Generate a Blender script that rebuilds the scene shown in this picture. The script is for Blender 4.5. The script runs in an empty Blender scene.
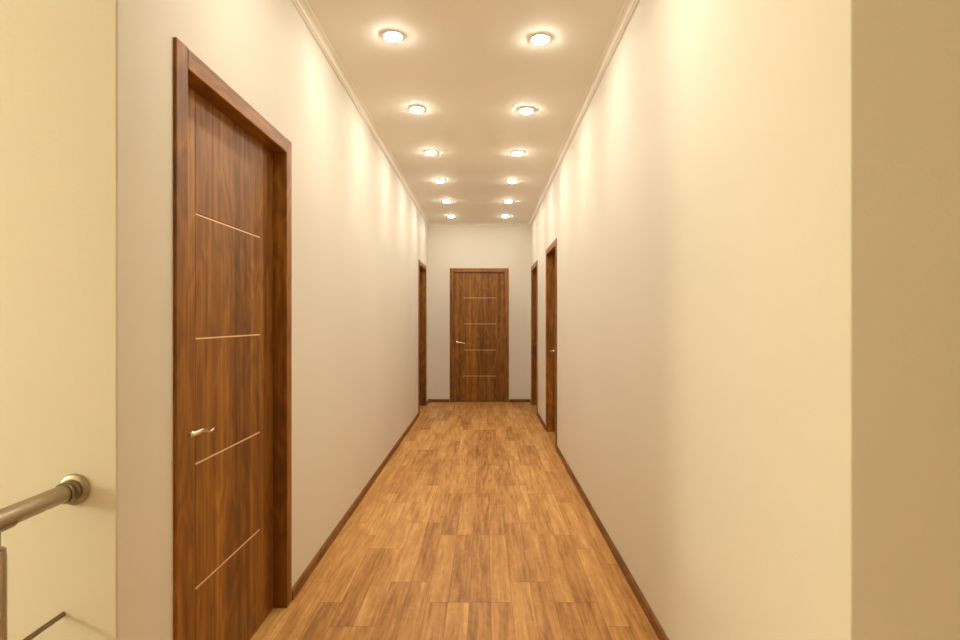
import bpy, bmesh, math
from mathutils import Vector, Matrix

# ------------------------------------------------------------------ basics
SC = bpy.context.scene
COL = SC.collection
PI = math.pi

CAM_H = 1.266
CEIL = 2.748
XL, XR = -0.880, 0.703          # corridor wall faces
Y_END = 8.33                    # end wall face
Y_LC, Y_RC = 1.291, 1.038       # where the two corridor walls begin
X_EDGE = -1.065                 # edge of the landing above the stairwell
X_FARL, X_FARR, Y_BACK = -4.4, 2.3, -1.9
Z_LOW = -2.9
WT = 0.14                       # wall thickness


def link(o, parent=None):
    COL.objects.link(o)
    if parent is not None:
        o.parent = parent
    return o


def obj(name, bm, mat, parent=None, smooth=False, loc=None, rot=None):
    bmesh.ops.recalc_face_normals(bm, faces=bm.faces)
    me = bpy.data.meshes.new(name)
    bm.to_mesh(me)
    bm.free()
    if smooth:
        for p in me.polygons:
            p.use_smooth = True
    me.materials.append(mat)
    o = bpy.data.objects.new(name, me)
    link(o, parent)
    if loc is not None:
        o.location = loc
    if rot is not None:
        o.rotation_euler = rot
    return o


def empty(name, loc, rz=0.0):
    o = bpy.data.objects.new(name, None)
    o.empty_display_size = 0.1
    o.location = loc
    o.rotation_euler = (0, 0, rz)
    return link(o)


def tag(o, label=None, cat=None, group=None, kind=None):
    if label:
        o["label"] = label
    if cat:
        o["category"] = cat
    if group:
        o["group"] = group
    if kind:
        o["kind"] = kind
    return o


def smooth_by_angle(o, ang=math.radians(35)):
    me = o.data
    for p in me.polygons:
        p.use_smooth = True
    bm = bmesh.new()
    bm.from_mesh(me)
    for e in bm.edges:
        if len(e.link_faces) == 2 and e.calc_face_angle(0) > ang:
            e.smooth = False
    bm.to_mesh(me)
    bm.free()


def add_box(bm, x0, x1, y0, y1, z0, z1, bevel=0.0, seg=2):
    r = bmesh.ops.create_cube(bm, size=1.0)
    vs = r["verts"]
    for v in vs:
        v.co.x = x0 + (v.co.x + 0.5) * (x1 - x0)
        v.co.y = y0 + (v.co.y + 0.5) * (y1 - y0)
        v.co.z = z0 + (v.co.z + 0.5) * (z1 - z0)
    if bevel:
        es = {e for v in vs for e in v.link_edges}
        bmesh.ops.bevel(bm, geom=list(es), offset=bevel, segments=seg, affect="EDGES", profile=0.5)


def add_prism(bm, pts, axis, a0, a1):
    """extrude a closed 2D outline; axis 0: pts are (y,z), 1: (x,z), 2: (x,y)"""
    def mk(p, a):
        if axis == 0:
            return (a, p[0], p[1])
        if axis == 1:
            return (p[0], a, p[1])
        return (p[0], p[1], a)
    lo = [bm.verts.new(mk(p, a0)) for p in pts]
    hi = [bm.verts.new(mk(p, a1)) for p in pts]
    n = len(pts)
    f1 = bm.faces.new(lo)
    f2 = bm.faces.new(list(reversed(hi)))
    for i in range(n):
        j = (i + 1) % n
        bm.faces.new((lo[i], lo[j], hi[j], hi[i]))
    f1.normal_update()
    f2.normal_update()
    bmesh.ops.triangulate(bm, faces=[f1, f2])


def add_lathe(bm, prof, seg=40, mat=None):
    """prof: list of (r, z) revolved about z, optional matrix"""
    rings = []
    for r, z in prof:
        if r < 1e-6:
            rings.append([bm.verts.new((0, 0, z))])
        else:
            rings.append([bm.verts.new((r * math.cos(2 * PI * k / seg), r * math.sin(2 * PI * k / seg), z)) for k in range(seg)])
    for a, b in zip(rings, rings[1:]):
        for k in range(seg):
            k2 = (k + 1) % seg
            if len(a) == 1 and len(b) == 1:
                continue
            if len(a) == 1:
                bm.faces.new((a[0], b[k], b[k2]))
            elif len(b) == 1:
                bm.faces.new((a[k], b[0], a[k2]))
            else:
                bm.faces.new((a[k], b[k], b[k2], a[k2]))
    if mat is not None:
        vs = [v for r in rings for v in r]
        bmesh.ops.transform(bm, matrix=mat, verts=vs)


def add_tube(bm, pts, radii, seg=16, flat=None):
    """tube along a path; radii per point; flat = per point (a, b) half axes instead"""
    pts = [Vector(p) for p in pts]
    n = len(pts)
    rings = []
    up0 = Vector((0, 0, 1))
    for i, p in enumerate(pts):
        t = (pts[min(i + 1, n - 1)] - pts[max(i - 1, 0)]).normalized()
        u = up0 if abs(t.dot(up0)) < 0.95 else Vector((0, 1, 0))
        s = t.cross(u).normalized()
        w = s.cross(t).normalized()
        a, b = (radii[i], radii[i]) if flat is None else flat[i]
        rings.append([bm.verts.new(p + s * (a * math.cos(2 * PI * k / seg)) + w * (b * math.sin(2 * PI * k / seg))) for k in range(seg)])
    for a, b in zip(rings, rings[1:]):
        for k in range(seg):
            k2 = (k + 1) % seg
            bm.faces.new((a[k], b[k], b[k2], a[k2]))
    bm.faces.new(rings[0])
    bm.faces.new(list(reversed(rings[-1])))


# --------------------------------------------------------------- materials
def srgb(r, g, b):
    def f(c):
        c /= 255.0
        return c / 12.92 if c <= 0.04045 else ((c + 0.055) / 1.055) ** 2.4
    return (f(r), f(g), f(b), 1.0)


class Mat:
    def __init__(self, name):
        self.m = bpy.data.materials.new(name)
        self.m.use_nodes = True
        self.t = self.m.node_tree
        self.N = self.t.nodes
        self.bsdf = self.N["Principled BSDF"]

    def node(self, kind, **kw):
        n = self.N.new(kind)
        for k, v in kw.items():
            setattr(n, k, v)
        return n

    def link(self, a, b):
        self.t.links.new(a, b)

    def math(self, op, a, b=None, c=None):
        n = self.node("ShaderNodeMath", operation=op)
        for i, v in enumerate((a, b, c)):
            if v is None:
                continue
            if isinstance(v, (int, float)):
                n.inputs[i].default_value = v
            else:
                self.link(v, n.inputs[i])
        return n.outputs[0]

    def noise(self, vec, scale, detail=3.0, rough=0.5, dist=0.0, dims="3D"):
        n = self.node("ShaderNodeTexNoise", noise_dimensions=dims)
        n.inputs["Scale"].default_value = scale
        n.inputs["Detail"].default_value = detail
        n.inputs["Roughness"].default_value = rough
        n.inputs["Distortion"].default_value = dist
        self.link(vec, n.inputs["Vector"])
        return n.outputs["Fac"]

    def ramp(self, fac, stops):
        n = self.node("ShaderNodeValToRGB")
        el = n.color_ramp.elements
        el[0].position, el[0].color = stops[0]
        el[1].position, el[1].color = stops[-1]
        for p, c in stops[1:-1]:
            e = el.new(p)
            e.color = c
        self.link(fac, n.inputs[0])
        return n.outputs[0]

    def mix(self, mode, fac, a, b):
        n = self.node("ShaderNodeMix", data_type="RGBA", blend_type=mode)
        if isinstance(fac, (int, float)):
            n.inputs[0].default_value = fac
        else:
            self.link(fac, n.inputs[0])
        for i, v in ((6, a), (7, b)):
            if isinstance(v, tuple):
                n.inputs[i].default_value = v
            else:
                self.link(v, n.inputs[i])
        return n.outputs[2]

    def mapping(self, vec, scale, loc=(0, 0, 0)):
        n = self.node("ShaderNodeMapping")
        n.inputs["Scale"].default_value = scale
        n.inputs["Location"].default_value = loc
        self.link(vec, n.inputs["Vector"])
        return n.outputs[0]

    def bump(self, h, strength, dist):
        n = self.node("ShaderNodeBump")
        n.inputs["Strength"].default_value = strength
        n.inputs["Distance"].default_value = dist
        self.link(h, n.inputs["Height"])
        self.link(n.outputs[0], self.bsdf.inputs["Normal"])

    def set(self, **kw):
        for k, v in kw.items():
            self.bsdf.inputs[k.replace("_", " ")].default_value = v


def mat_paint(name, col, bump=0.2, rough=0.75):
    M = Mat(name)
    tc = M.node("ShaderNodeNewGeometry").outputs["Position"]
    big = M.noise(tc, 0.9, 2.0)
    c2 = tuple(c * 0.955 for c in col[:3]) + (1.0,)
    c = M.ramp(big, [(0.35, c2), (0.7, col)])
    M.link(c, M.bsdf.inputs["Base Color"])
    M.set(Roughness=rough)
    M.bsdf.inputs["Specular IOR Level"].default_value = 0.25
    fine = M.noise(tc, 130.0, 3.0, 0.6)
    M.bump(fine, bump, 0.002)
    return M.m


def mat_walnut(name, gain=1.13, rough=0.44):
    M = Mat(name)
    tc = M.node("ShaderNodeTexCoord").outputs["Object"]
    rnd = M.node("ShaderNodeObjectInfo").outputs["Random"]
    off = M.node("ShaderNodeCombineXYZ")
    M.link(M.math("MULTIPLY", rnd, 37.0), off.inputs[0])
    M.link(M.math("MULTIPLY", rnd, 11.0), off.inputs[1])
    M.link(M.math("MULTIPLY", rnd, 23.0), off.inputs[2])
    add = M.node("ShaderNodeVectorMath", operation="ADD")
    M.link(tc, add.inputs[0])
    M.link(off.outputs[0], add.inputs[1])
    v = add.outputs[0]
    # broad veneer leaves, soft vertical bands
    bands = M.noise(M.mapping(v, (1.0, 0.4, 0.035)), 15.0, 2.0, 0.55)
    # cathedral figure
    warp = M.noise(M.mapping(v, (1.0, 0.5, 0.22)), 6.0, 3.0, 0.55, 0.4)
    rings = M.math("FRACT", M.math("MULTIPLY", warp, 9.0))
    rings = M.math("ABSOLUTE", M.math("SUBTRACT", rings, 0.5))
    # fine pores
    fine = M.noise(M.mapping(v, (1.0, 0.6, 0.018)), 150.0, 3.0, 0.65)
    mid = M.noise(M.mapping(v, (1.0, 0.6, 0.03)), 48.0, 3.0, 0.6)
    f = M.math("MULTIPLY", bands, 0.52)
    f = M.math("ADD", f, M.math("MULTIPLY", rings, 0.22))
    f = M.math("ADD", f, M.math("MULTIPLY", mid, 0.26))
    f = M.math("ADD", f, M.math("MULTIPLY", fine, 0.16))

    def c(r, g, b):
        k = srgb(r, g, b)
        return (k[0] * gain, k[1] * gain * 1.0, k[2] * gain * 0.42, 1.0)
    colr = M.ramp(f, [(0.34, c(78, 43, 17)), (0.48, c(110, 67, 29)), (0.60, c(138, 89, 44)), (0.74, c(172, 119, 67))])
    M.link(colr, M.bsdf.inputs["Base Color"])
    M.set(Roughness=rough)
    M.bsdf.inputs["Specular IOR Level"].default_value = 0.4
    M.bump(fine, 0.08, 0.0008)
    return M.m


def mat_floor():
    M = Mat("oak_laminate")
    sep = M.node("ShaderNodeSeparateXYZ")
    M.link(M.node("ShaderNodeNewGeometry").outputs["Position"], sep.inputs[0])
    x, y = sep.outputs[0], sep.outputs[1]
    SW, SL = 0.0955, 0.76
    u = M.math("DIVIDE", M.math("ADD", x, 20.03), SW)
    row = M.math("FLOOR", u)
    fu = M.math("FRACT", u)
    wn = M.node("ShaderNodeTexWhiteNoise", noise_dimensions="1D")
    M.link(row, wn.inputs["W"])
    step = M.math("FLOOR", M.math("MULTIPLY", wn.outputs["Value"], 4.0))
    vv = M.math("DIVIDE", M.math("ADD", M.math("ADD", y, 20.0), M.math("MULTIPLY", step, SL * 0.25)), SL)
    idx = M.math("FLOOR", vv)
    fv = M.math("FRACT", vv)
    cell = M.node("ShaderNodeCombineXYZ")
    M.link(row, cell.inputs[0])
    M.link(idx, cell.inputs[1])
    wn2 = M.node("ShaderNodeTexWhiteNoise", noise_dimensions="2D")
    M.link(cell.outputs[0], wn2.inputs["Vector"])
    r = wn2.outputs["Value"]
    vec = M.node("ShaderNodeCombineXYZ")
    M.link(x, vec.inputs[0])
    M.link(y, vec.inputs[1])
    M.link(M.math("MULTIPLY", r, 50.0), vec.inputs[2])
    v = vec.outputs[0]
    g1 = M.noise(M.mapping(v, (1.0, 0.05, 1.0)), 70.0, 3.0, 0.55)
    g2 = M.noise(M.mapping(v, (1.0, 0.12, 1.0)), 22.0, 3.0, 0.55, 0.5)
    g3 = M.noise(M.mapping(v, (1.0, 0.35, 1.0)), 9.0, 3.0, 0.5, 1.2)
    rings = M.math("ABSOLUTE", M.math("SUBTRACT", M.math("FRACT", M.math("MULTIPLY", g3, 7.0)), 0.5))
    f = M.math("MULTIPLY", g1, 0.34)
    f = M.math("ADD", f, M.math("MULTIPLY", g2, 0.40))
    f = M.math("ADD", f, M.math("MULTIPLY", rings, 0.10))
    f = M.math("ADD", f, M.math("MULTIPLY", r, 0.14))
    c = M.ramp(f, [(0.27, srgb(126, 80, 36)), (0.43, srgb(174, 124, 66)), (0.57, srgb(200, 152, 89)), (0.74, srgb(228, 187, 122))])
    # a few small knots
    vor = M.node("ShaderNodeTexVoronoi", voronoi_dimensions="3D")
    vor.inputs["Scale"].default_value = 3.2
    M.link(M.mapping(v, (1.0, 0.55, 0.21)), vor.inputs["Vector"])
    kn = M.ramp(vor.outputs["Distance"], [(0.03, (0.45, 0.38, 0.3, 1)), (0.11, (1, 1, 1, 1))])
    c = M.mix("MULTIPLY", 0.55, c, kn)
    # joints
    e1 = M.math("LESS_THAN", M.math("MULTIPLY", M.math("MINIMUM", fu, M.math("SUBTRACT", 1.0, fu)), SW), 0.0009)
    e2 = M.math("LESS_THAN", M.math("MULTIPLY", M.math("MINIMUM", fv, M.math("SUBTRACT", 1.0, fv)), SL), 0.0013)
    e = M.math("MAXIMUM", e1, e2)
    c = M.mix("MULTIPLY", M.math("MULTIPLY", e, 0.85), c, (0.42, 0.33, 0.25, 1))
    M.link(c, M.bsdf.inputs["Base Color"])
    M.set(Roughness=0.46)
    M.bsdf.inputs["Specular IOR Level"].default_value = 0.25
    return M.m


def mat_metal(name, col, rough):
    M = Mat(name)
    M.set(Metallic=1.0, Roughness=rough)
    tc = M.node("ShaderNodeTexCoord").outputs["Object"]
    n = M.noise(M.mapping(tc, (1, 0.03, 1)), 300.0, 2.0)
    c2 = tuple(x * 0.86 for x in col[:3]) + (1.0,)
    M.link(M.ramp(n, [(0.3, c2), (0.7, col)]), M.bsdf.inputs["Base Color"])
    return M.m


def mat_plain(name, col, rough, bump=0.0):
    M = Mat(name)
    tc = M.node("ShaderNodeTexCoord").outputs["Object"]
    n = M.noise(tc, 40.0, 2.0)
    c2 = tuple(x * 0.93 for x in col[:3]) + (1.0,)
    M.link(M.ramp(n, [(0.3, c2), (0.7, col)]), M.bsdf.inputs["Base Color"])
    M.set(Roughness=rough)
    return M.m


def mat_glow(name, col, strength):
    M = Mat(name)
    M.set(Base_Color=(0.9, 0.9, 0.9, 1), Roughness=0.4)
    M.bsdf.inputs["Emission Color"].default_value = col
    M.bsdf.inputs["Emission Strength"].default_value = strength
    return M.m


WALL = mat_paint("cream_wall_paint", (0.735, 0.70, 0.615, 1))
CEILM = mat_paint("ceiling_paint", (0.89, 0.865, 0.79, 1), 0.05)
TRIMP = mat_paint("cornice_paint", (0.83, 0.80, 0.72, 1), 0.02, 0.5)
WOOD = mat_walnut("walnut_door_leaf")
WOODF = mat_walnut("walnut_door_frame", 1.28, 0.46)
BASEW = mat_walnut("walnut_baseboard", 0.9, 0.45)
FLOOR = mat_floor()
INLAY = mat_plain("pale_copper_inlay", srgb(242, 204, 160), 0.35)
NICKEL = mat_metal("satin_nickel", (0.86, 0.76, 0.62, 1), 0.24)
STEEL = mat_metal("brushed_steel", (0.47, 0.40, 0.30, 1), 0.34)
DARKST = mat_metal("darker_steel", (0.27, 0.21, 0.145, 1), 0.36)
WHITE = mat_plain("white_lamp_rim", (0.85, 0.82, 0.76, 1), 0.4)
LENS = mat_glow("lit_lens", (1.0, 0.93, 0.80, 1), 350.0)
GLOBE = mat_glow("lit_opal_globe", (1.0, 0.92, 0.64, 1), 95.0)

# ----------------------------------------------------------------- setting
DOOR_W, DOOR_H = 0.788, 2.003
# (wall side, centre along the wall)
D_L1, D_L2 = 1.978, 7.575
D_R1, D_R2 = 5.725, 7.665
D_E = -0.088


def wall_outline(a0, a1, z0, z1, doors):
    """outline with the door openings notched out of the bottom edge"""
    hw, h = DOOR_W / 2 + 0.02, DOOR_H + 0.02
    p = [(a0, z0)]
    for c in sorted(doors):
        p += [(c - hw, z0), (c - hw, h), (c + hw, h), (c + hw, z0)]
    p += [(a1, z0), (a1, z1), (a0, z1)]
    return p


def struct(name, bm, mat, label=None, cat=None, smooth=False):
    o = obj(name, bm, mat, smooth=smooth)
    return tag(o, label, cat, kind="structure")


def bevel_vertical(bm, x, y, r):
    es = [e for e in bm.edges if all(abs(v.co.x - x) < 1e-4 and abs(v.co.y - y) < 1e-4 for v in e.verts)]
    bmesh.ops.bevel(bm, geom=es, offset=r, segments=4, affect="EDGES", profile=0.5)


bm = bmesh.new()
add_prism(bm, wall_outline(Y_LC + WT, Y_END + WT, 0, CEIL, [D_L1, D_L2]), 0, XL - WT, XL)
struct("wall_left", bm, WALL, "cream corridor wall with the large near walnut door", "wall")

bm = bmesh.new()
add_prism(bm, wall_outline(Y_RC + WT, Y_END + WT, 0, CEIL, [D_R1, D_R2]), 0, XR, XR + WT)
struct("wall_right", bm, WALL, "cream corridor wall with two narrow-looking doors far along", "wall")

bm = bmesh.new()
add_prism(bm, wall_outline(XL, XR, 0, CEIL, [D_E]), 1, Y_END, Y_END + WT)
struct("wall_end", bm, WALL, "short cream wall closing the corridor around the far door", "wall")

bm = bmesh.new()
add_box(bm, X_FARL, XL, Y_LC, Y_LC + WT, Z_LOW, CEIL)
bevel_vertical(bm, XL, Y_LC, 0.004)
o = struct("wall_stair", bm, WALL, "cream stairwell wall that the steel handrail meets", "wall")
smooth_by_angle(o)

bm = bmesh.new()
add_box(bm, XR, X_FARR, Y_RC, Y_RC + WT, 0, CEIL)
bevel_vertical(bm, XR, Y_RC, 0.004)
o = struct("wall_landing", bm, WALL, "dimmer cream landing wall beside the corridor mouth", "wall")
smooth_by_angle(o)

bm = bmesh.new()
add_box(bm, X_FARL, X_FARR, Y_BACK - WT, Y_BACK, Z_LOW, CEIL)
struct("wall_back", bm, WALL)
bm = bmesh.new()
add_box(bm, X_FARL - WT, X_FARL, Y_BACK - WT, Y_LC + WT, Z_LOW, CEIL)
struct("wall_stairwell", bm, WALL)
bm = bmesh.new()
add_box(bm, X_FARR, X_FARR + WT, Y_BACK - WT, Y_RC + WT, 0, CEIL)
struct("wall_side", bm, WALL)

# floor of landing and corridor (one slab), and the floor below the stairwell
bm = bmesh.new()
pts = [(X_EDGE, Y_BACK), (X_FARR, Y_BACK), (X_FARR, Y_RC + WT), (XR + WT, Y_RC + WT), (XR + WT, Y_END + WT), (XL - WT, Y_END + WT), (XL - WT, Y_LC), (X_EDGE, Y_LC)]
add_prism(bm, pts, 2, -0.24, 0.0)
struct("floor", bm, FLOOR, "oak laminate strip floor running down the corridor", "floor")
bm = bmesh.new()
add_box(bm, X_FARL - WT, X_EDGE + 1.5, Y_BACK - WT, Y_LC + WT, Z_LOW - 0.1, Z_LOW)
struct("floor_lower", bm, FLOOR)
bm = bmesh.new()
add_box(bm, X_EDGE + 1.36, X_EDGE + 1.5, Y_BACK, Y_LC, Z_LOW, -0.24)
struct("wall_lower", bm, WALL)

bm = bmesh.new()
pts = [(X_FARL - WT, Y_BACK - WT), (X_FARR + WT, Y_BACK - WT), (X_FARR + WT, Y_RC + WT), (XR + WT, Y_RC + WT), (XR + WT, Y_END + WT), (XL - WT, Y_END + WT), (XL - WT, Y_LC + WT), (X_FARL - WT, Y_LC + WT)]
add_prism(bm, pts, 2, CEIL, CEIL + 0.12)
struct("ceiling", bm, CEILM, "cream corridor ceiling with two rows of spotlights", "ceiling")


# cornice: (distance from wall, drop below ceiling) profile
def cornice_profile():
    p = [(0.0, 0.0), (0.050, 0.0), (0.050, 0.003), (0.044, 0.0045)]
    for k in range(1, 7):                                # hollow cove
        a = k / 6 * PI / 2
        p.append((0.044 - 0.026 * math.sin(a), 0.0225 - 0.018 * math.cos(a)))
    p += [(0.014, 0.023), (0.014, 0.026), (0.009, 0.028), (0.008, 0.032), (0.0, 0.032)]
    return p


def cornice(name, path, label):
    """path: list of (point xy, inward offset direction xy) — mitred sections joined"""
    bm = bmesh.new()
    prof = cornice_profile()
    rings = []
    for (px, py), (dx, dy) in path:
        rings.append([bm.verts.new((px + dx * d, py + dy * d, CEIL - h)) for d, h in prof])
    n = len(prof)
    for a, b in zip(rings, rings[1:]):
        for i in range(n):
            j = (i + 1) % n
            bm.faces.new((a[i], a[j], b[j], b[i]))
    fa = bm.faces.new(rings[0])
    fb = bm.faces.new(list(reversed(rings[-1])))
    fa.normal_update()
    fb.normal_update()
    bmesh.ops.triangulate(bm, faces=[fa, fb])
    o = struct(name, bm, TRIMP, label, "cornice")
    smooth_by_angle(o, math.radians(25))
    return o


cornice("trim_1", [((XL, Y_LC), (1, 0)), ((XL, Y_END), (1, -1))], "thin moulded cornice above the wall with the large near door")
cornice("trim_2", [((XR, Y_RC), (-1, 0)), ((XR, Y_END), (-1, -1))], "thin moulded cornice above the wall with two far doors")
cornice("trim_3", [((XL, Y_END), (1, -1)), ((XR, Y_END), (-1, -1))], "short moulded cornice on the end wall above the far door")

# baseboards, one object per run between casings
CASW = 0.061
BH, BT = 0.046, 0.014
hw = DOOR_W / 2 + CASW + 0.004


def base_run(name, side, a0, a1, label):
    bm = bmesh.new()
    prof = [(0, 0), (BT, 0), (BT, BH - 0.012), (BT * 0.75, BH - 0.004), (BT * 0.4, BH), (0, BH)]
    # local: length along z so that the grain runs with the board
    L = a1 - a0
    lo = [bm.verts.new((d, h, 0)) for d, h in prof]
    hi = [bm.verts.new((d, h, L)) for d, h in prof]
    n = len(prof)
    bm.faces.new(lo)
    bm.faces.new(list(reversed(hi)))
    for i in range(n):
        j = (i + 1) % n
        bm.faces.new((lo[i], lo[j], hi[j], hi[i]))
    o = struct(name, bm, BASEW, label, "baseboard")
    if side == "left":      # d -> +x, h -> +z, length -> +y
        M = Matrix(((1, 0, 0, XL), (0, 0, 1, a0), (0, 1, 0, 0), (0, 0, 0, 1)))
    elif side == "right":   # d -> -x
        M = Matrix(((-1, 0, 0, XR), (0, 0, 1, a0), (0, 1, 0, 0), (0, 0, 0, 1)))
    else:                   # end: d -> -y, length -> +x
        M = Matrix(((0, 0, 1, a0), (-1, 0, 0, Y_END), (0, 1, 0, 0), (0, 0, 0, 1)))
    me = o.data
    o.matrix_world = M
    return o


base_run("baseboard_left", "left", Y_LC + 0.002, D_L1 - hw, "short walnut baseboard before the near door")
base_run("baseboard_left.001", "left", D_L1 + hw, D_L2 - hw, "long walnut baseboard past the large near door")
base_run("baseboard_left.002", "left", D_L2 + hw, Y_END - BT, "stub of walnut baseboard in the corner past the far side door")
base_run("baseboard_right", "right", Y_RC + 0.002, D_R1 - hw, "long walnut baseboard under the plain blank wall")
base_run("baseboard_right.001", "right", D_R1 + hw, D_R2 - hw, "short walnut baseboard between the two neighbouring side doors")
base_run("baseboard_right.002", "right", D_R2 + hw, Y_END - BT, "stub of walnut baseboard beside the end wall corner")
base_run("baseboard_end", "end", XL, D_E - hw, "walnut baseboard on the end wall at the handle side")
base_run("baseboard_end.001", "end", D_E + hw, XR, "walnut baseboard on the end wall at the hinge side")


# ------------------------------------------------------------------- doors
def relief(bm, xs, zs, depth, y_front, y_back):
    """block whose front (facing -y) is a grid of cells at y_front + depth(i, j)"""
    nx, nz = len(xs) - 1, len(zs) - 1
    V = {}

    def vert(x, y, z):
        k = (round(x, 6), round(y, 6), round(z, 6))
        if k not in V:
            V[k] = bm.verts.new((x, y, z))
        return V[k]

    def quad(*p):
        bm.faces.new([vert(*q) for q in p])
    for i in range(nx):
        for j in range(nz):
            y = y_front + depth(i, j)
            quad((xs[i], y, zs[j]), (xs[i + 1], y, zs[j]), (xs[i + 1], y, zs[j + 1]), (xs[i], y, zs[j + 1]))
            for di, dj in ((1, 0), (0, 1)):
                a, b = i + di, j + dj
                if a < nx and b < nz:
                    y2 = y_front + depth(a, b)
                    if abs(y2 - y) > 1e-6:
                        if di:
                            quad((xs[a], y, zs[j]), (xs[a], y2, zs[j]), (xs[a], y2, zs[j + 1]), (xs[a], y, zs[j + 1]))
                        else:
                            quad((xs[i], y, zs[b]), (xs[i + 1], y, zs[b]), (xs[i + 1], y2, zs[b]), (xs[i], y2, zs[b]))
    # sides and back
    for i in range(nx):
        for jz, j in ((0, 0), (nz, nz - 1)):
            y = y_front + depth(i, j)
            quad((xs[i], y, zs[jz]), (xs[i + 1], y, zs[jz]), (xs[i + 1], y_back, zs[jz]), (xs[i], y_back, zs[jz]))
    for j in range(nz):
        for ix, i in ((0, 0), (nx, nx - 1)):
            y = y_front + depth(i, j)
            quad((xs[ix], y, zs[j]), (xs[ix], y, zs[j + 1]), (xs[ix], y_back, zs[j + 1]), (xs[ix], y_back, zs[j]))
    for i in range(nx):
        for j in range(nz):
            quad((xs[i], y_back, zs[j]), (xs[i], y_back, zs[j + 1]), (xs[i + 1], y_back, zs[j + 1]), (xs[i + 1], y_back, zs[j]))


LINES = [0.401, 0.803, 1.2065, 1.608]


def make_door(name, loc, rz, rec, label):
    t = empty(name, loc, rz)
    tag(t, label, "door", kind="structure")
    W, H = DOOR_W, DOOR_H
    w2 = W / 2
    ct = 0.010                                            # casing stands proud of the wall
    # jambs: lining plus casing in one L-shaped profile (x outwards, y depth), one per side
    for s in (-1, 1):
        bm = bmesh.new()
        r = 0.003
        prof = [(w2, WT - 0.002), (w2, -ct + r), (w2 + r * 0.3, -ct + r * 0.3), (w2 + r, -ct), (w2 + CASW - r, -ct), (w2 + CASW - r * 0.3, -ct + r * 0.3),
                (w2 + CASW, -ct + r), (w2 + CASW, -0.0005), (w2 + 0.019, -0.0005), (w2 + 0.019, WT - 0.002)]
        add_prism(bm, [(s * a, b) for a, b in prof], 2, 0.0, H + CASW)
        obj("jamb", bm, WOODF, t)
    # head: same profile laid across between the two jambs
    bm = bmesh.new()
    r = 0.003
    prof = [(0, WT - 0.002), (0, -ct + r), (r * 0.3, -ct + r * 0.3), (r, -ct), (CASW - r, -ct), (CASW - r * 0.3, -ct + r * 0.3),
            (CASW, -ct + r), (CASW, -0.0005), (0.019, -0.0005), (0.019, WT - 0.002)]
    # local x = up, y = depth, z = along the width
    add_prism(bm, prof, 2, -w2 + 0.0003, w2 - 0.0003)
    hd = obj("frame_head", bm, WOODF, t, loc=(0, 0, H))
    hd.matrix_local = Matrix(((0, 0, 1, 0), (0, 1, 0, 0), (1, 0, 0, H), (0, 0, 0, 1)))
    # leaf with its grooves
    g = 0.0025
    x0, x1 = -w2 + g, w2 - g
    xa, xb = -w2 + 0.153, w2 - 0.138
    xs = [x0, xa - 0.0025, xa, xb, x1]
    zs = [0.006]
    groove_rows = []
    for z in LINES:
        zs.append(z - 0.0035)
        groove_rows.append(len(zs) - 1)
        zs.append(z + 0.0045)
    zs.append(H - 0.003)
    bm = bmesh.new()

    def depth(i, j):
        if i == 2 and j in groove_rows:
            return 0.0035
        if i == 1:
            return 0.0018
        return 0.0
    relief(bm, xs, zs, depth, rec, rec + 0.04)
    leaf = obj("leaf", bm, WOOD, t)
    for z in LINES:
        bm = bmesh.new()
        add_box(bm, xa + 0.0005, xb - 0.0005, rec + 0.0008, rec + 0.0034, z - 0.0033, z + 0.0018)
        tag(obj("inlay_strip", bm, INLAY, leaf), "pale copper inlay line")
    # lever handle
    hx, hz = -w2 + 0.046, 0.918
    bm = bmesh.new()
    P = [(0, 0.004, 0), (0, -0.012, 0), (0, -0.030, 0.0), (0.002, -0.040, 0.0005), (0.007, -0.046, 0.0015), (0.018, -0.050, 0.003), (0.034, -0.051, 0.0045),
         (0.052, -0.050, 0.0035), (0.070, -0.048, -0.001), (0.086, -0.046, -0.006), (0.102, -0.044, -0.0095), (0.117, -0.043, -0.010), (0.128, -0.043, -0.0085), (0.135, -0.043, -0.006)]
    F = [(0.009, 0.009), (0.009, 0.009), (0.0085, 0.0085), (0.0085, 0.0085), (0.0085, 0.0085), (0.0075, 0.0075), (0.0068, 0.0082),
         (0.0065, 0.0078), (0.006, 0.007), (0.0056, 0.006), (0.0052, 0.0054), (0.005, 0.005), (0.0048, 0.0052), (0.0026, 0.003)]
    # densify with Catmull-Rom so that the wave is smooth
    Q, FR = [], []
    n = len(P)
    for i in range(n - 1):
        p0, p1, p2, p3 = (Vector(P[max(i - 1, 0)]), Vector(P[i]), Vector(P[i + 1]), Vector(P[min(i + 2, n - 1)]))
        for k in range(3):
            u = k / 3
            Q.append(0.5 * ((2 * p1) + (p2 - p0) * u + (2 * p0 - 5 * p1 + 4 * p2 - p3) * u * u + (3 * p1 - p0 - 3 * p2 + p3) * u ** 3))
            FR.append(tuple(F[i][m] * (1 - u) + F[i + 1][m] * u for m in (0, 1)))
    Q.append(Vector(P[-1]))
    FR.append(F[-1])
    add_tube(bm, Q, None, 14, FR)
    h = obj("door_handle", bm, NICKEL, t, smooth=True, loc=(hx, rec, hz))
    tag(h, "shiny wavy metal lever handle")
    bm = bmesh.new()
    add_lathe(bm, [(0.0, 0.001), (0.0245, 0.001), (0.0255, 0.003), (0.025, 0.006), (0.021, 0.009), (0.013, 0.0105), (0.012, 0.014), (0.0, 0.014)], 36,
              Matrix.Rotation(PI / 2, 4, "X"))
    o = obj("rosette", bm, NICKEL, h)
    smooth_by_angle(o, math.radians(40))
    return t


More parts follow.
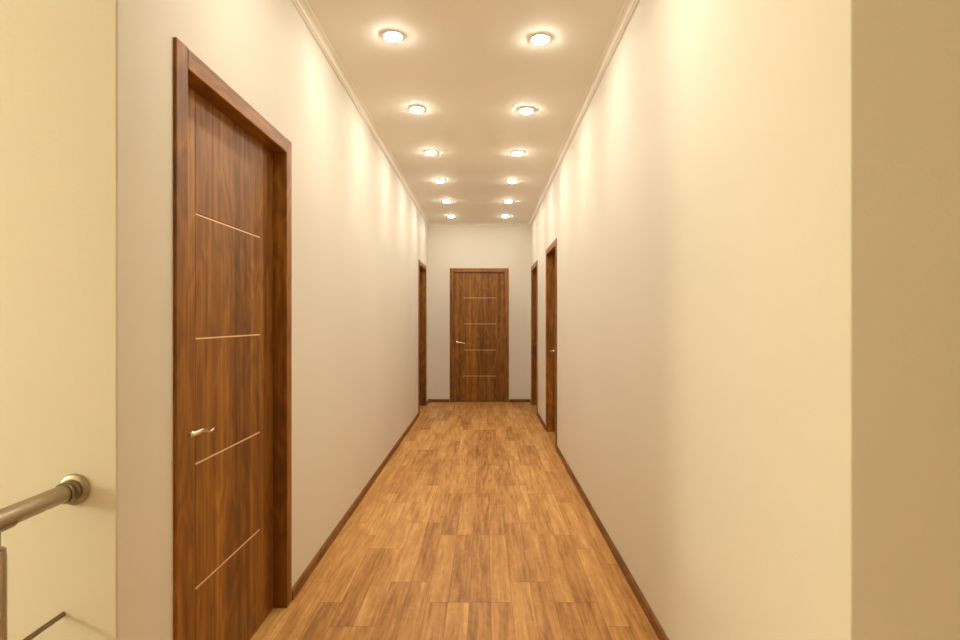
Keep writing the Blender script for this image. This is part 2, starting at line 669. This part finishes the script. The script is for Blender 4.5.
make_door("door_1", (XL, D_L1, 0), PI / 2, 0.05, "large walnut door with copper lines nearest the handrail")
make_door("door_2", (XL, D_L2, 0), PI / 2, 0.078, "walnut side door at the far end of the wall with the large near door")
make_door("door_3", (XR, D_R1, 0), -PI / 2, 0.078, "nearer and taller-looking of the two neighbouring walnut side doors")
make_door("door_4", (XR, D_R2, 0), -PI / 2, 0.078, "farther of the two neighbouring walnut side doors, beside the end wall")
make_door("door_5", (D_E, Y_END, 0), 0.0, 0.012, "walnut door seen head-on in the end wall of the corridor")

# -------------------------------------------------------------- spotlights
SP_COL = (1.0, 0.93, 0.80)
SPOT_W = 15.0


def spot_lamp(loc, power):
    ld = bpy.data.lights.new("spotlight_beam", "SPOT")
    ld.energy = power
    ld.color = SP_COL
    ld.spot_size = math.radians(112)
    ld.spot_blend = 1.0
    ld.shadow_soft_size = 0.045
    o = bpy.data.objects.new("spotlight_beam", ld)
    o.location = (loc[0], loc[1], CEIL - 0.034)
    link(o)
    return o


def make_spot(label, loc):
    t = empty("ceiling_spotlight", loc)
    tag(t, label, "spotlight", "lit spotlights in the corridor ceiling")
    bm = bmesh.new()
    add_lathe(bm, [(0.045, 0.0), (0.0535, 0.0), (0.0530, -0.005), (0.0510, -0.0085), (0.048, -0.009), (0.0455, -0.007), (0.045, 0.0)], 48)
    rim = obj("rim", bm, WHITE, t)
    smooth_by_angle(rim, math.radians(40))
    bm = bmesh.new()
    prof = [(0.0, -0.0005), (0.0445, -0.0005), (0.0445, -0.004)]
    for k in range(1, 6):
        a = k / 5 * PI / 2
        prof.append((0.0445 * math.cos(a), -0.004 - 0.019 * math.sin(a)))
    add_lathe(bm, prof, 40)
    tag(obj("lens", bm, LENS, t, smooth=True), "glowing white lens")
    return t


def copy_tree(o, parent=None):
    c = o.copy()
    link(c)
    c.parent = parent
    for ch in list(o.children):
        copy_tree(ch, c)
    return c


ORD = ["nearest the viewer", "second from the viewer", "third from the viewer", "third from the end wall", "second from the end wall", "nearest the end wall"]
proto = None
for side, x, dy in (("left", -0.478, 0.0), ("right", 0.291, 0.03)):
    for k in range(6):
        y = 2.812 + 0.975 * k + dy * (1 - k / 5)
        lab = f"lit round ceiling spotlight, {side} row of the corridor, {ORD[k]}"
        if proto is None:
            proto = make_spot(lab, (x, y, CEIL))
        else:
            o = copy_tree(proto)
            o.location = (x, y, CEIL)
            o["label"] = lab
        spot_lamp((x, y), SPOT_W)
# the pair in line with them above the near door, just out of frame
for side, x in (("left", -0.478), ("right", 0.291)):
    o = copy_tree(proto)
    o.location = (x, 1.83, CEIL)
    o["label"] = f"lit round ceiling spotlight, {side} row, above the frame by the near door"
    spot_lamp((x, 1.83), SPOT_W)

# -------------------------------------------------- stairwell pendant lamp
LP = (-3.45, 0.10, 1.75)
t = empty("pendant_lamp", (LP[0], LP[1], CEIL))
tag(t, "opal globe lamp hanging over the stairwell", "lamp")
bm = bmesh.new()
add_lathe(bm, [(0, 0), (0.06, 0), (0.055, -0.02), (0.02, -0.03), (0, -0.03)], 32)
obj("ceiling_rose", bm, STEEL, t, smooth=True)
bm = bmesh.new()
add_tube(bm, [(0, 0, -0.02), (0, 0, LP[2] + 0.28 - CEIL)], [0.004, 0.004], 10)
obj("cord", bm, DARKST, t, smooth=True)
bm = bmesh.new()
bmesh.ops.create_uvsphere(bm, u_segments=32, v_segments=20, radius=0.28)
obj("globe", bm, GLOBE, t, smooth=True, loc=(0, 0, LP[2] - CEIL))

# ----------------------------------------------------------------- railing
RX, RZ = -0.980, 0.862
t = empty("stair_railing", (RX, Y_LC, 0))
tag(t, "brushed steel stair railing meeting the stairwell wall, handrail over a thin bar", "railing")
Y0 = Y_BACK - Y_LC           # local y of the far end behind the camera
bm = bmesh.new()
add_tube(bm, [(0, -0.012, RZ), (0, Y0 + 0.012, RZ)], [0.0205, 0.0205], 40)
o = obj("handrail", bm, STEEL, t)
smooth_by_angle(o)


def flange(yloc, sgn, name_f="wall_flange"):
    bm = bmesh.new()
    R = Matrix.Translation((0, yloc, RZ)) @ Matrix.Rotation(sgn * PI / 2, 4, "X")
    add_lathe(bm, [(0.0, 0.0), (0.0365, 0.0), (0.0375, 0.002), (0.037, 0.006), (0.033, 0.010), (0.027, 0.012), (0.0, 0.012)], 48, R)
    fl = obj(name_f, bm, STEEL, t)
    smooth_by_angle(fl, math.radians(40))
    bm = bmesh.new()
    add_lathe(bm, [(0.0208, 0.011), (0.0255, 0.011), (0.0262, 0.014), (0.0255, 0.018), (0.0240, 0.020), (0.0240, 0.026), (0.0252, 0.028), (0.0252, 0.034), (0.0235, 0.038), (0.0208, 0.038)], 44, R)
    c = obj("collar", bm, DARKST, fl)
    smooth_by_angle(c, math.radians(40))


flange(-0.0003, 1)
flange(Y0 + 0.0003, -1)
for yw in (1.078, 0.05, -0.98):
    y = yw - Y_LC
    bm = bmesh.new()
    add_lathe(bm, [(0.0, 0.0), (0.045, 0.0), (0.045, 0.005), (0.0215, 0.008), (0.0200, 0.010), (0.0200, 0.791), (0.0185, 0.806), (0.0120, 0.809), (0.0, 0.809)], 32, Matrix.Translation((0, y, 0)))
    p = obj("post", bm, STEEL, t)
    smooth_by_angle(p, math.radians(40))
    bm = bmesh.new()
    add_lathe(bm, [(0.0, 0.806), (0.0105, 0.806), (0.0105, 0.838), (0.0, 0.838)], 20, Matrix.Translation((0, y, 0)))
    s = obj("neck", bm, STEEL, p)
    smooth_by_angle(s)
    bm = bmesh.new()
    # saddle plate hugging the underside of the handrail
    ring = []
    for k in range(9):
        a = math.radians(-150 + 120 * k / 8)
        ring.append((0.0208 * math.cos(a), RZ + 0.0208 * math.sin(a)))
    outer = [(0.0240 * math.cos(math.radians(-150 + 120 * k / 8)), RZ + 0.0240 * math.sin(math.radians(-150 + 120 * k / 8))) for k in range(9)]
    add_prism(bm, ring + list(reversed(outer)), 1, y - 0.032, y + 0.032)
    s = obj("saddle", bm, DARKST, p)
    smooth_by_angle(s)
    for zb in (0.563, 0.363, 0.163):
        bm = bmesh.new()
        add_tube(bm, [(-0.012, y, zb), (-0.032, y, zb)], [0.009, 0.009], 16)
        k = obj("bar_holder", bm, DARKST, p)
        smooth_by_angle(k)
for zb in (0.563, 0.363, 0.163):
    bm = bmesh.new()
    add_tube(bm, [(-0.0275, -0.0006, zb), (-0.0275, Y0 + 0.001, zb)], [0.006, 0.006], 16)
    o = obj("bar", bm, DARKST, t)
    smooth_by_angle(o)

# ------------------------------------------------------------------ camera
cd = bpy.data.cameras.new("camera")
cd.sensor_width = 36.0
cd.lens = 540.0 / 960.0 * 36.0
cd.shift_x = -5.0 / 960.0
cd.clip_start = 0.02
cam = bpy.data.objects.new("camera", cd)
cam.location = (0, 0, CAM_H)
cam.rotation_euler = (PI / 2, 0, 0)
link(cam)
SC.camera = cam

w = bpy.data.worlds.new("world")
w.use_nodes = True
w.node_tree.nodes["Background"].inputs[0].default_value = (0.02, 0.018, 0.015, 1)
SC.world = w

vs = SC.view_settings
vs.view_transform = "Standard"
vs.look = "None"
vs.gamma = 1.0
vs.use_curve_mapping = False
vs.exposure = -0.75
SC.cycles.use_denoising = True
SC.cycles.max_bounces = 16
SC.cycles.diffuse_bounces = 12
SC.cycles.sample_clamp_indirect = 6.0
